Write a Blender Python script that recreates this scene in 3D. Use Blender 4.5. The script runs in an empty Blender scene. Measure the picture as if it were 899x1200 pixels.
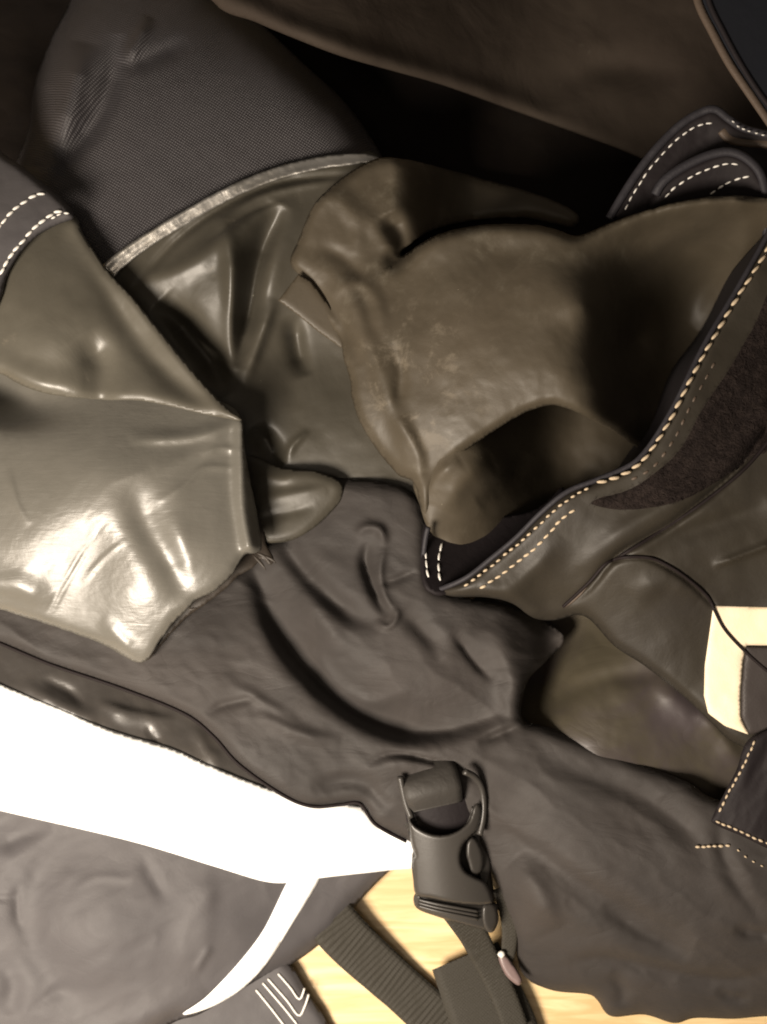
import bpy, math, random
import numpy as np
from mathutils import Vector, Matrix
from mathutils.geometry import delaunay_2d_cdt

random.seed(7); np.random.seed(7)
S = bpy.context.scene
COL = S.collection
W, H = 899.0, 1200.0

# ------------------------------------------------------------------ camera
cam_d = bpy.data.cameras.new('camera'); cam = bpy.data.objects.new('camera', cam_d); COL.objects.link(cam)
CAM = Vector((0.0, -0.09, 0.60)); AIM = Vector((0.0, 0.0, 0.04))
cam.location = CAM
cam.rotation_euler = (AIM - CAM).to_track_quat('-Z', 'Y').to_euler()
cam_d.sensor_fit = 'VERTICAL'; cam_d.sensor_height = 24
FOV = math.radians(47.5); cam_d.angle_y = FOV
cam_d.lens = 12.0 / math.tan(FOV / 2)
cam_d.clip_start = 0.01; cam_d.clip_end = 20
cam_d.dof.use_dof = True; cam_d.dof.focus_distance = 0.515; cam_d.dof.aperture_fstop = 4.5
S.camera = cam
# ------------------------------------------------------------------ light
w = bpy.data.worlds.new('World'); S.world = w; w.use_nodes = True
bg = w.node_tree.nodes['Background']; bg.inputs[0].default_value = (1.0, 0.86, 0.72, 1); bg.inputs[1].default_value = 0.085

def lamp(name, kind, loc, aim, power, size, col):
    d = bpy.data.lights.new(name, kind); d.energy = power; d.color = col
    if kind == 'AREA': d.shape = 'DISK'; d.size = size
    else: d.shadow_soft_size = size
    o = bpy.data.objects.new(name, d); COL.objects.link(o); o.location = loc
    o.rotation_euler = (Vector(aim) - Vector(loc)).to_track_quat('-Z', 'Y').to_euler()
    return o
lamp('key_lamp', 'AREA', (-0.31, -0.36, 0.52), (-0.06, -0.08, 0.04), 10.4, 0.24, (1.0, 0.88, 0.74))
lamp('ceiling_lamp', 'AREA', (-0.10, -0.35, 1.3), (0, 0, 0), 1.3, 0.5, (1.0, 0.84, 0.66))
S.view_settings.view_transform = 'Standard'; S.view_settings.look = 'None'
S.view_settings.exposure = 0.0; S.view_settings.gamma = 1.0
S.render.film_transparent = False
try:
    S.cycles.max_bounces = 6; S.cycles.filter_width = 1.9
except Exception: pass

# ------------------------------------------------------------------ photo point -> place on a horizontal plane at height z (metres)
_R = cam.rotation_euler.to_matrix()
_RM = np.array(_R); _C = np.array(CAM)
def P(px, py, z):
    px = np.asarray(px, float); py = np.asarray(py, float); z = np.asarray(z, float)
    t = math.tan(FOV / 2)
    dx = (px - W / 2) / (H / 2) * t; dy = -(py - H / 2) / (H / 2) * t
    d = np.stack([dx, dy, -np.ones_like(dx)], -1) @ _RM.T
    k = (z - _C[2]) / d[..., 2]
    return _C + d * k[..., None]

# ------------------------------------------------------------------ helpers
def empty(name, label, cat, loc=(0, 0, 0)):
    o = bpy.data.objects.new(name, None); COL.objects.link(o); o.location = loc
    o['label'] = label; o['category'] = cat; o.empty_display_size = .05
    bpy.context.view_layer.update()
    return o
def link(name, me, mat, parent=None, label=None, smooth=True):
    me.name = name
    o = bpy.data.objects.new(name, me); COL.objects.link(o)
    if mat: me.materials.append(mat)
    if smooth: me.shade_smooth()
    if parent:
        o.parent = parent
        p = parent; off = Vector((0, 0, 0))
        while p: off += p.location; p = p.parent
        o.location = -off
    if label: o['label'] = label
    return o

def resample(pts, step, closed=False):
    p = np.array(pts, float)
    if closed: p = np.vstack([p, p[:1]])
    seg = np.hypot(*np.diff(p, axis=0)[:, :2].T); L = np.concatenate([[0], np.cumsum(seg)])
    n = max(2, int(L[-1] / step)); t = np.linspace(0, L[-1], n + 1)
    if closed: t = t[:-1]
    return np.stack([np.interp(t, L, p[:, k]) for k in range(p.shape[1])], -1)

def smooth_path(pts, closed=False, n=8):
    """Catmull-Rom through the points"""
    p = np.array(pts, float); m = len(p); out = []
    rng = range(m) if closed else range(m - 1)
    for i in rng:
        if closed: a, b, c, d = p[i - 1], p[i], p[(i + 1) % m], p[(i + 2) % m]
        else: a, b, c, d = p[max(i - 1, 0)], p[i], p[i + 1], p[min(i + 2, m - 1)]
        for t in np.arange(n) / n:
            out.append(.5 * ((2 * b) + (c - a) * t + (2 * a - 5 * b + 4 * c - d) * t * t + (3 * b - a - 3 * c + d) * t ** 3))
    if not closed: out.append(p[-1])
    return np.array(out)

def dist_poly(x, y, pts):
    """distance to polyline, sign (+ right hand when walking, image coords), and u along 0..1"""
    p = np.array(pts, float); best = np.full(x.shape, 1e9); sg = np.ones(x.shape); uu = np.zeros(x.shape)
    seg = np.hypot(*np.diff(p, axis=0).T); L = np.concatenate([[0], np.cumsum(seg)])
    for i in range(len(p) - 1):
        ax, ay = p[i]; dx, dy = p[i + 1] - p[i]; l2 = dx * dx + dy * dy + 1e-9
        t = np.clip(((x - ax) * dx + (y - ay) * dy) / l2, 0, 1)
        ex, ey = x - ax - t * dx, y - ay - t * dy
        d = np.hypot(ex, ey); m = d < best
        best = np.where(m, d, best); sg = np.where(m, np.sign(dx * ey - dy * ex + 1e-12), sg)
        uu = np.where(m, (L[i] + t * math.sqrt(l2)) / L[-1], uu)
    return best, sg, uu

# value noise (numpy), for cloth relief
_tab = np.random.RandomState(3).rand(256, 256)
def vnoise(x, y, seed=0):
    x = x + seed * 17.13; y = y + seed * 9.71
    xi = np.floor(x).astype(int); yi = np.floor(y).astype(int); fx = x - xi; fy = y - yi
    fx = fx * fx * fx * (fx * (fx * 6 - 15) + 10); fy = fy * fy * fy * (fy * (fy * 6 - 15) + 10)
    g = lambda a, b: _tab[a % 256, b % 256]
    return (g(xi, yi) * (1 - fx) + g(xi + 1, yi) * fx) * (1 - fy) + (g(xi, yi + 1) * (1 - fx) + g(xi + 1, yi + 1) * fx) * fy
def fbm(x, y, seed=0, o=4):
    s = 0; a = .5
    for k in range(o): s = s + a * (vnoise(x, y, seed + k) - .5) * 2; x = x * 2.03; y = y * 2.03; a *= .5
    return s
def ridged(x, y, seed=0):
    wx = fbm(x * .6, y * .6, seed + 5, 2); wy = fbm(x * .6 + 7, y * .6, seed + 9, 2)
    n = vnoise(x + wx, y + wy, seed); r = 1 - np.abs(2 * n - 1); return r ** 3

class TPS:
    def __init__(s, c):
        c = np.array(c, float); s.p = c[:, :2] / 100; n = len(c)
        K = s.k(np.hypot(*(s.p[:, None] - s.p[None]).transpose(2, 0, 1)))
        A = np.zeros((n + 3, n + 3)); A[:n, :n] = K + np.eye(n) * 1e-3; A[:n, n] = 1; A[:n, n + 1:] = s.p; A[n, :n] = 1; A[n + 1:, :n] = s.p.T
        s.w = np.linalg.solve(A, np.concatenate([c[:, 2], [0, 0, 0]]))
    def k(s, r): return np.where(r > 1e-9, r * r * np.log(r + 1e-12), 0)
    def __call__(s, x, y):
        x = x / 100; y = y / 100; o = s.w[-3] + s.w[-2] * x + s.w[-1] * y
        for i in range(len(s.p)): o = o + s.w[i] * s.k(np.hypot(x - s.p[i, 0], y - s.p[i, 1]))
        return o

def height(base, strokes=(), noise=(), drop=None, bumps=()):
    """heights in mm over the floor, as a function of the spot"""
    T = TPS(base)
    sm = [(smooth_path(s[0], n=5) if len(s[0]) > 2 else np.array(s[0], float),) + tuple(s[1:]) for s in strokes]
    def f(x, y):
        x = np.asarray(x, float); y = np.asarray(y, float)
        h = T(x, y)
        for s in sm:
            pts, amp, wl, wr = s[:4]; pw = s[4] if len(s) > 4 else 2; tp = s[5] if len(s) > 5 else (1, 1)
            d, sg, u = dist_poly(x, y, pts); wd = np.where(sg > 0, wr, wl)
            a = np.ones_like(u)
            if tp[0]: a = a * np.clip(u / .3, 0, 1) ** .8
            if tp[1]: a = a * np.clip((1 - u) / .3, 0, 1) ** .8
            h = h + amp * a * np.exp(-(d / wd) ** pw)
        for (cx, cy, rx, ry, ang, amp) in bumps:
            c, q = math.cos(math.radians(ang)), math.sin(math.radians(ang))
            X = (x - cx) * c + (y - cy) * q; Y = -(x - cx) * q + (y - cy) * c
            h = h + amp * np.exp(-(X / rx) ** 2 - (Y / ry) ** 2)
        for (kind, amp, sx, sy, ang, seed) in noise:
            c, q = math.cos(math.radians(ang)), math.sin(math.radians(ang))
            X = (x * c + y * q) / sx; Y = (-x * q + y * c) / sy
            h = h + amp * (ridged(X, Y, seed) if kind == 'r' else fbm(X, Y, seed, 3) if kind == 'f' else -1.6 * np.abs(fbm(X + .6 * fbm(X * .7, Y * .7, seed + 3, 2), Y, seed, 3)) ** .85)
        if drop:
            for (pts, dr, wd) in drop:
                d, _, _ = dist_poly(x, y, pts); h = h - dr * np.exp(-(d / wd))
        return h
    return f

def inside(x, y, poly):
    p = np.array(poly); c = np.zeros(x.shape, bool); n = len(p); j = n - 1
    for i in range(n):
        xi, yi = p[i]; xj, yj = p[j]
        if yi != yj:
            c ^= ((yi > y) != (yj > y)) & (x < (xj - xi) * (y - yi) / (yj - yi) + xi)
        j = i
    return c

def sheet(name, outline, hf, mat, parent, label=None, step=3.6, thick=1.2, rough_edge=0, smooth_outline=True, roll=(0, 6), lift=0, kind=None):
    """a sheet of cloth or latex with real thickness: outline on the cloth, hf gives the relief"""
    o = smooth_path(outline, True, 6) if smooth_outline else np.array(outline, float)
    o = resample(o, step, True)
    if rough_edge:
        t = np.arange(len(o)); nrm = np.roll(o, -1, 0) - np.roll(o, 1, 0); nrm = np.stack([nrm[:, 1], -nrm[:, 0]], -1); nrm /= (np.hypot(*nrm.T)[:, None] + 1e-9)
        o = o + nrm * (fbm(t * .35, t * 0 + 3.3, 11, 3) * rough_edge)[:, None]
    x0, y0 = o.min(0); x1, y1 = o.max(0)
    gx, gy = np.meshgrid(np.arange(x0, x1, step), np.arange(y0, y1, step * .88))
    gx = gx + (np.arange(gx.shape[0]) % 2)[:, None] * step * .5
    gx = gx.ravel(); gy = gy.ravel()
    cl = np.vstack([o, o[:1]])
    m = inside(gx, gy, o); gx, gy = gx[m], gy[m]
    d, _, _ = dist_poly(gx, gy, cl); m = d > step * .55; gx, gy, d = gx[m], gy[m], d[m]
    allp = np.vstack([o, np.stack([gx, gy], -1)]); n = len(o)
    dd = np.concatenate([np.zeros(n), d])
    r = delaunay_2d_cdt([Vector(v) for v in allp.tolist()], [], [list(range(n))], 1, 1e-4)
    v2 = np.array([tuple(v) for v in r[0]]); faces = [f for f in r[2]]
    if len(v2) != len(allp):
        dd, _, _ = dist_poly(v2[:, 0], v2[:, 1], cl)
    h = hf(v2[:, 0], v2[:, 1]) + lift - roll[0] * np.exp(-(dd / roll[1]) ** 1.5)
    co = P(v2[:, 0], v2[:, 1], np.maximum(h, .8) / 1000)
    # face orientation up
    me = bpy.data.meshes.new(name)
    F = []
    for f in faces:
        a, b, c = co[f[0]], co[f[1]], co[f[2]]
        if np.dot(np.cross(b - a, c - a), _C - a) < 0: f = f[::-1]
        F.append(f)
    me.from_pydata(co.tolist(), [], F); me.update()
    ob = link(name, me, mat, parent, label)
    s = ob.modifiers.new('thickness', 'SOLIDIFY'); s.thickness = thick / 1000; s.offset = -1; s.use_even_offset = False
    if kind: ob['kind'] = kind
    return ob

def path3(path, hf, lift=0.0, step=3.0):
    p = resample(smooth_path(path) if len(path) > 2 else path, step)
    return P(p[:, 0], p[:, 1], (hf(p[:, 0], p[:, 1]) + lift) / 1000)

def tube_mesh(co, rad, seg=8, flat=1.0, wob=0):
    co = np.array(co); n = len(co); V = []; F = []
    T = np.gradient(co, axis=0); T /= np.linalg.norm(T, axis=1)[:, None]
    rad = np.broadcast_to(rad, (n,))
    for i in range(n):
        s = np.cross(T[i], (0, 0, 1)); s /= np.linalg.norm(s) + 1e-9; u = np.cross(s, T[i])
        for k in range(seg):
            a = 2 * math.pi * k / seg
            V.append(co[i] + rad[i] * (math.cos(a) * s + math.sin(a) * u * flat))
    for i in range(n - 1):
        for k in range(seg):
            k2 = (k + 1) % seg
            F.append((i * seg + k, i * seg + k2, (i + 1) * seg + k2, (i + 1) * seg + k))
    F.append(tuple(range(seg))[::-1]); F.append(tuple((n - 1) * seg + k for k in range(seg)))
    return V, F
def tube(name, path, hf, rad, mat, parent, lift=0, label=None, flat=1.0, taper=0):
    co = path3(path, hf, lift)
    r = np.full(len(co), rad / 1000.)
    if taper: u = np.linspace(0, 1, len(co)); r = r * np.clip(np.minimum(u, 1 - u) / taper, .15, 1)
    V, F = tube_mesh(co, r, 8, flat)
    me = bpy.data.meshes.new(name); me.from_pydata([tuple(v) for v in V], [], F); me.update()
    return link(name, me, mat, parent, label)

def stitches(name, path, hf, mat, parent, length=9.5, gap=3.0, rad=.75, lift=.35, skip=(), label=None, slant=0.0):
    """a row of thread stitches, each dipping into the cloth at both ends"""
    p = resample(smooth_path(path) if len(path) > 2 else path, 1.0)
    V = []; F = []; i = 0; k = 0
    while i + length < len(p):
        q = p[int(i):int(i + length) + 1]; k += 1
        if k not in skip:
            t = np.linspace(0, 1, len(q)); q = q.copy()
            tn = q[-1] - q[0]; tn /= np.hypot(*tn) + 1e-9; nn = np.array([-tn[1], tn[0]])
            q = q + nn * ((t - .5) * slant * length)[:, None] + nn * random.uniform(-.5, .5)
            z = hf(q[:, 0], q[:, 1]) + lift * (np.sin(t * math.pi) ** .6) * 1.6 - .25
            co = P(q[:, 0], q[:, 1], z / 1000)[::2]
            if len(co) >= 3:
                tt = np.linspace(0, 1, len(co)); rr = rad / 1000 * (.45 + .55 * np.sin(tt * math.pi) ** .5) * random.uniform(.85, 1.1)
                v, f = tube_mesh(co, rr, 6, .8); b = len(V)
                V += [tuple(x) for x in v]; F += [tuple(b + j for j in ff) for ff in f]
        i += length + gap + random.uniform(-.7, .7)
    me = bpy.data.meshes.new(name); me.from_pydata(V, [], F); me.update()
    return link(name, me, mat, parent, label)

# ------------------------------------------------------------------ materials
def mat(name, col, rough=.6, spec=.5, col2=None, cscale=12, cthr=(.35, .7), rough2=None, bumps=(), weave=None, sheen=0, coat=0, dust_light=None, aniso=0, metallic=0, spots=None, crumple=None, scuff=None):
    m = bpy.data.materials.new(name); m.use_nodes = True; nt = m.node_tree; N = nt.nodes; L = nt.links
    b = N['Principled BSDF']; b.inputs['Base Color'].default_value = (*col, 1); b.inputs['Roughness'].default_value = rough
    b.inputs['Specular IOR Level'].default_value = spec; b.inputs['Metallic'].default_value = metallic
    if sheen: b.inputs['Sheen Weight'].default_value = sheen; b.inputs['Sheen Roughness'].default_value = .4
    if coat: b.inputs['Coat Weight'].default_value = coat; b.inputs['Coat Roughness'].default_value = .2
    tc = N.new('ShaderNodeTexCoord')
    def noise(scale, detail=6, rgh=.6, dist=.4, vec=None):
        n = N.new('ShaderNodeTexNoise'); n.inputs['Scale'].default_value = scale; n.inputs['Detail'].default_value = detail
        n.inputs['Roughness'].default_value = rgh; n.inputs['Distortion'].default_value = dist
        L.new(vec or tc.outputs['Object'], n.inputs['Vector']); return n
    def ramp(src, a, bb):
        r = N.new('ShaderNodeMapRange'); r.inputs['From Min'].default_value = a; r.inputs['From Max'].default_value = bb
        r.interpolation_type = 'SMOOTHSTEP'; L.new(src, r.inputs['Value']); return r.outputs['Result']
    cur = None
    def mix(fac, c1, c2):
        x = N.new('ShaderNodeMix'); x.data_type = 'RGBA'; L.new(fac, x.inputs['Factor'])
        if isinstance(c1, tuple): x.inputs['A'].default_value = (*c1, 1)
        else: L.new(c1, x.inputs['A'])
        x.inputs['B'].default_value = (*c2, 1); return x.outputs['Result']
    cur = col
    if col2:
        f = ramp(noise(cscale).outputs['Fac'], *cthr); cur = mix(f, cur, col2)
        if rough2 is not None:
            r = N.new('ShaderNodeMapRange'); r.inputs['To Min'].default_value = rough; r.inputs['To Max'].default_value = rough2
            L.new(ramp(noise(cscale * 2.3, 8).outputs['Fac'], .35, .65), r.inputs['Value']); L.new(r.outputs['Result'], b.inputs['Roughness'])
    if dust_light:   # patches: powdery residue, and painted light on the top flap
        dc, ds, a, bb = dust_light
        n1 = ramp(noise(ds, 8, .7, .25).outputs['Fac'], a, bb); n2 = ramp(noise(ds * .22, 3).outputs['Fac'], .45, .62)
        mm = N.new('ShaderNodeMath'); mm.operation = 'MULTIPLY'; L.new(n1, mm.inputs[0]); L.new(n2, mm.inputs[1])
        cur = mix(mm.outputs[0], cur, dc)
    if spots:  # tiny specks
        sc, ss, th = spots
        v = N.new('ShaderNodeTexVoronoi'); v.inputs['Scale'].default_value = ss; L.new(tc.outputs['Object'], v.inputs['Vector'])
        cur = mix(ramp(v.outputs['Distance'], th, th * .4), cur, sc)
    if scuff:  # chalky rubbed patches round one place
        ce, rad, sc = scuff
        vd = N.new('ShaderNodeVectorMath'); vd.operation = 'DISTANCE'; vd.inputs[1].default_value = ce; L.new(tc.outputs['Object'], vd.inputs[0])
        mk = ramp(vd.outputs['Value'], rad, rad * .2); n1 = ramp(noise(75, 8, .7, .3).outputs['Fac'], .52, .68)
        mm = N.new('ShaderNodeMath'); mm.operation = 'MULTIPLY'; L.new(mk, mm.inputs[0]); L.new(n1, mm.inputs[1]); cur = mix(mm.outputs[0], cur, sc)
    if not isinstance(cur, tuple): L.new(cur, b.inputs['Base Color'])
    prev = None
    def addbump(h, dist, strength=1):
        nonlocal prev
        bp = N.new('ShaderNodeBump'); bp.inputs['Distance'].default_value = dist; bp.inputs['Strength'].default_value = strength
        L.new(h, bp.inputs['Height'])
        if prev: L.new(prev, bp.inputs['Normal'])
        prev = bp.outputs['Normal']
    for (sc, dist, *rest) in bumps:
        st = rest[0] if rest else (1, 1, 1); ang = rest[1] if len(rest) > 1 else 0
        mp = N.new('ShaderNodeMapping'); mp.inputs['Scale'].default_value = st; mp.inputs['Rotation'].default_value = (0, 0, math.radians(ang))
        L.new(tc.outputs['Object'], mp.inputs['Vector'])
        addbump(noise(sc, 5, .55, .6, mp.outputs[0]).outputs['Fac'], dist)
    if crumple:  # sharp little creases
        for (sc, dist, st, ang) in crumple:
            mp = N.new('ShaderNodeMapping'); mp.inputs['Scale'].default_value = st; mp.inputs['Rotation'].default_value = (0, 0, math.radians(ang))
            L.new(tc.outputs['Object'], mp.inputs['Vector']); n1 = noise(sc, 4, .5, .8, mp.outputs[0])
            a1 = N.new('ShaderNodeMath'); a1.operation = 'SUBTRACT'; a1.inputs[1].default_value = .5; L.new(n1.outputs['Fac'], a1.inputs[0])
            a2 = N.new('ShaderNodeMath'); a2.operation = 'ABSOLUTE'; L.new(a1.outputs[0], a2.inputs[0])
            a3 = N.new('ShaderNodeMath'); a3.operation = 'POWER'; a3.inputs[1].default_value = .7; L.new(a2.outputs[0], a3.inputs[0])
            addbump(a3.outputs[0], dist)
    if weave:
        pitch, dist, ang = weave[:3]
        hs = []
        for a in (ang, ang + 90):
            mp = N.new('ShaderNodeMapping'); mp.inputs['Rotation'].default_value = (0, 0, math.radians(a)); L.new(tc.outputs['Object'], mp.inputs['Vector'])
            wv = N.new('ShaderNodeTexWave'); wv.inputs['Scale'].default_value = 2 * math.pi / (20 * pitch) ; wv.inputs['Distortion'].default_value = .6
            wv.inputs['Detail'].default_value = 2; wv.inputs['Detail Scale'].default_value = 1.5
            L.new(mp.outputs[0], wv.inputs['Vector']); hs.append(wv.outputs['Fac'])
        mm = N.new('ShaderNodeMath'); mm.operation = 'MULTIPLY'; L.new(hs[0], mm.inputs[0]); L.new(hs[1], mm.inputs[1])
        addbump(mm.outputs[0], dist)
        if len(weave) > 3:
            x = N.new('ShaderNodeMix'); x.data_type = 'RGBA'; L.new(mm.outputs[0], x.inputs['Factor'])
            if isinstance(cur, tuple): x.inputs['A'].default_value = (*cur, 1)
            else: L.new(cur, x.inputs['A'])
            x.inputs['B'].default_value = (*weave[3], 1); L.new(x.outputs['Result'], b.inputs['Base Color'])
    if prev: L.new(prev, b.inputs['Normal'])
    return m

M = {}
M['latex'] = mat('latex_rubber', (.054, .044, .030), .47, .34, (.070, .057, .040), 16, (.35, .7), .56, bumps=[(40, .0004), (260, .00006)], dust_light=((.12, .105, .08), 45, .50, .78), spots=((.3, .27, .2), 90, .02), scuff=(tuple(P(495, 440, .095)), .050, (.125, .105, .078)))
M['latex_grey_lit'] = mat('latex_rubber_grey_lit', (.104, .098, .084), .31, .5, (.130, .122, .106), 14, (.35, .7), .38, bumps=[(26, .0006), (90, .00012, (1, 5, 1), -48), (300, .00003)], dust_light=((.20, .185, .155), 60, .60, .78))  # wrist seal latex, colour lightened for its sheen
M['latex_grey_shaded'] = mat('latex_rubber_grey_shaded', (.082, .074, .058), .36, .45, (.104, .095, .076), 14, (.35, .7), .44, bumps=[(30, .0005), (280, .00005)], dust_light=((.18, .155, .12), 60, .6, .76))  # same latex as the wrist seal, colour darkened for shading
M['latex_back'] = mat('latex_rubber_back', (.048, .043, .033), .40, .4, (.064, .057, .044), 18, (.35, .7), .5, bumps=[(45, .0004), (280, .00005)], dust_light=((.15, .13, .10), 60, .62, .78), spots=((.4, .38, .3), 60, .03))
M['latex_gap_shade'] = mat('latex_rubber_gap_shade', (.032, .025, .019), .5, .35, bumps=[(60, .0004)])  # latex darkened to paint the shade in the gap at the tear
M['latex_tan'] = mat('latex_rubber_tan', (.080, .066, .046), .44, .4, (.060, .050, .035), 25, (.4, .7), .5, bumps=[(50, .0004, (1, 4, 1), 20)])
M['fabric'] = mat('coated_fabric', (.033, .029, .027), .62, .28, (.042, .036, .033), 14, (.35, .7), .72, bumps=[(900, .00006)], crumple=[(22, .0006, (1, 2.2, 1), 30), (60, .00014, (1, 1.6, 1), -20)])
M['fabric_low'] = mat('coated_fabric_grey', (.067, .062, .064), .58, .3, (.078, .072, .073), 12, (.35, .7), .66, bumps=[(900, .00005)], crumple=[(20, .0004, (1, 1.8, 1), 35), (60, .0001, (1, 1.4, 1), -20)])
M['fabric_shiny'] = mat('coated_fabric_shiny', (.050, .045, .041), .22, .55, (.066, .058, .050), 20, (.35, .7), .38, bumps=[(30, .0006), (130, .00008)])
M['fabric_brown'] = mat('brown_lining', (.050, .040, .041), .40, .4, (.062, .053, .036), 14, (.4, .65), .5, crumple=[(22, .0004, (1, 2, 1), 60)])
M['weave'] = mat('woven_nylon', (.024, .021, .023), .5, .5, (.030, .026, .028), 20, bumps=[(60, .0003)], weave=(.00125, .0005, 32, (.105, .098, .102)))
M['collar'] = mat('collar_neoprene', (.030, .025, .018), .52, .35, (.023, .019, .015), 14, (.35, .7), .6, bumps=[(40, .0005), (500, .00008)])
M['dark'] = mat('void_shade_cloth', (.008, .006, .005), .85, .1, (.011, .008, .006), 20, bumps=[(60, .001)])  # near black: the opening's shade is put into this colour
M['dark_flap'] = mat('dark_flap_cloth', (.036, .027, .021), .8, .15, (.044, .034, .026), 14, (.3, .7), .85, bumps=[(30, .0012), (600, .00008)], dust_light=((.07, .06, .046), 90, .62, .8))  # pale patches here brighten the flap in place of light
M['black'] = mat('black_cloth', (.012, .009, .010), .7, .25, bumps=[(200, .0003)])
M['navy'] = mat('navy_cloth', (.010, .011, .015), .75, .2, bumps=[(100, .0003)])
M['fuzz'] = mat('fuzzy_loop_tape', (.014, .010, .009), .9, .12, (.022, .016, .014), 260, (.45, .6), bumps=[(420, .0012), (1200, .0006)])
M['binding'] = mat('edge_binding', (.024, .022, .026), .6, .3, bumps=[(700, .0002)])
M['binding_warm'] = mat('edge_binding_brown', (.085, .062, .046), .55, .35, bumps=[(500, .0002)])
M['thread'] = mat('stitch_thread', (.50, .40, .28), .65, .25, bumps=[(1500, .0003)])
M['thread_white'] = mat('white_thread', (.74, .71, .66), .65, .25, bumps=[(1500, .0002)])
M['thread_dark'] = mat('dark_thread', (.012, .008, .008), .7, .2)
M['reflect'] = mat('reflective_tape', (.92, .92, .91), .5, .5, bumps=[(14, .001)])
M['reflect_warm'] = mat('cream_tape', (.90, .76, .56), .55, .4, (.86, .70, .48), 40, bumps=[(60, .0004), (900, .0001)])
M['tape'] = mat('glued_seam_tape', (.50, .48, .45), .30, .6, (.26, .24, .20), 24, (.45, .65), .40, metallic=.85, bumps=[(150, .0004), (60, .0005)], dust_light=((.12, .10, .08), 120, .60, .68))
M['plastic'] = mat('black_acetal', (.042, .038, .034), .38, .45, bumps=[(1500, .00005), (60, .0001)], spots=((.2, .18, .15), 300, .03))
M['web'] = mat('black_webbing', (.036, .032, .025), .68, .25, bumps=[(900, .0002)], weave=(.0012, .00012, 40))
M['web_smooth'] = mat('black_webbing_smooth', (.038, .034, .030), .6, .35, bumps=[(300, .0002), (90, .0005)])
M['plastic_dark'] = mat('black_acetal_shaded', (.030, .026, .022), .5, .35, bumps=[(60, .0001)])
M['pull'] = mat('pull_tab_rubber', (.17, .12, .115), .4, .5, bumps=[(200, .0003)])
M['badge'] = mat('dark_badge', (.040, .033, .031), .55, .3, bumps=[(500, .0001)])

def wood():
    m = bpy.data.materials.new('pale_wood'); m.use_nodes = True; nt = m.node_tree; N = nt.nodes; L = nt.links; b = N['Principled BSDF']
    tc = N.new('ShaderNodeTexCoord'); mp = N.new('ShaderNodeMapping'); mp.inputs['Rotation'].default_value = (0, 0, math.radians(-20)); mp.inputs['Scale'].default_value = (1, 9, 1)
    L.new(tc.outputs['Object'], mp.inputs['Vector'])
    n = N.new('ShaderNodeTexNoise'); n.inputs['Scale'].default_value = 22; n.inputs['Detail'].default_value = 8; n.inputs['Distortion'].default_value = .8; L.new(mp.outputs[0], n.inputs['Vector'])
    r = N.new('ShaderNodeValToRGB'); r.color_ramp.elements[0].position = .38; r.color_ramp.elements[0].color = (.62, .43, .21, 1)
    r.color_ramp.elements[1].position = .7; r.color_ramp.elements[1].color = (.82, .64, .37, 1)
    L.new(n.outputs['Fac'], r.inputs['Fac']); L.new(r.outputs['Color'], b.inputs['Base Color']); b.inputs['Roughness'].default_value = .35
    bp = N.new('ShaderNodeBump'); bp.inputs['Distance'].default_value = .0003; L.new(n.outputs['Fac'], bp.inputs['Height']); L.new(bp.outputs[0], b.inputs['Normal'])
    return m
M['wood'] = wood()

# ------------------------------------------------------------------ the surface everything lies on
me = bpy.data.meshes.new('wooden_floor')
g = 12; V = [(-3 + 6 * i / g, -3 + 6 * j / g, 0) for j in range(g + 1) for i in range(g + 1)]
F = [(j * (g + 1) + i, j * (g + 1) + i + 1, (j + 1) * (g + 1) + i + 1, (j + 1) * (g + 1) + i) for j in range(g) for i in range(g)]
me.from_pydata(V, [], F); fl = link('wooden_floor', me, M['wood']); fl['kind'] = 'structure'
fl['label'] = 'pale yellow wooden floor showing between the straps at the bottom'

# ------------------------------------------------------------------ THE SUIT
suit = empty('dry_suit', 'crumpled black dry suit with olive latex seals, white stitching and broad white reflective band', 'dry suit')

# deep inner lining, coloured near black for the shade in the opening
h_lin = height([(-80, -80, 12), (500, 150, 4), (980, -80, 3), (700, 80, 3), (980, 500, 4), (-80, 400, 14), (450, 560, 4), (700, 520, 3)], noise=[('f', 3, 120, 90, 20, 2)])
sheet('inner_lining', [(-90, -90), (990, -90), (990, 640), (700, 700), (300, 560), (-90, 600)], h_lin, M['dark'], suit, 'lining deep inside the opening, coloured near black for shade', step=9)

# ---- lower left leg cloth
h_leg = height([(-60, 900, 30), (200, 960, 30), (460, 1000, 24), (120, 1095, 30), (-60, 1100, 26), (-60, 1260, 16), (120, 1230, 15), (340, 1120, 14), (430, 1050, 14), (260, 1090, 26)],
    strokes=[([(112, 972), (62, 1010), (36, 1060), (42, 1115), (80, 1160), (135, 1190)], -4.2, 28, 24, 2),
             ([(82, 1045), (115, 1028), (160, 1032)], .6, 5, 5, 2),
             ([(165, 1000), (180, 1030), (200, 1060)], -1.3, 9, 9, 2),
             ([(238, 1000), (240, 1060), (235, 1110), (205, 1150)], 1.6, 14, 30, 2),
             ([(-10, 995), (30, 978), (60, 966)], -3.0, 16, 12, 2),
             ([(-10, 1053), (10, 1052), (22, 1048)], -1.0, 4, 5, 1.8), ([(22, 1035), (20, 1065), (24, 1090)], -1.2, 4, 6, 1.8),
             ([(-5, 1120), (15, 1150), (8, 1190)], -2.6, 14, 14, 2), ([(30, 1185), (60, 1165), (90, 1158)], -1.2, 8, 9, 2),
             ([(228, 1140), (240, 1120), (248, 1108)], 1.3, 4, 4, 2),
             ([(60, 1225), (160, 1195), (240, 1160)], 3, 18, 18, 2)],
    bumps=[(120, 1100, 60, 60, 0, 3.5)], noise=[('c', 1.0, 90, 50, -30, 4), ('f', .7, 60, 60, 0, 6)])
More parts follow.
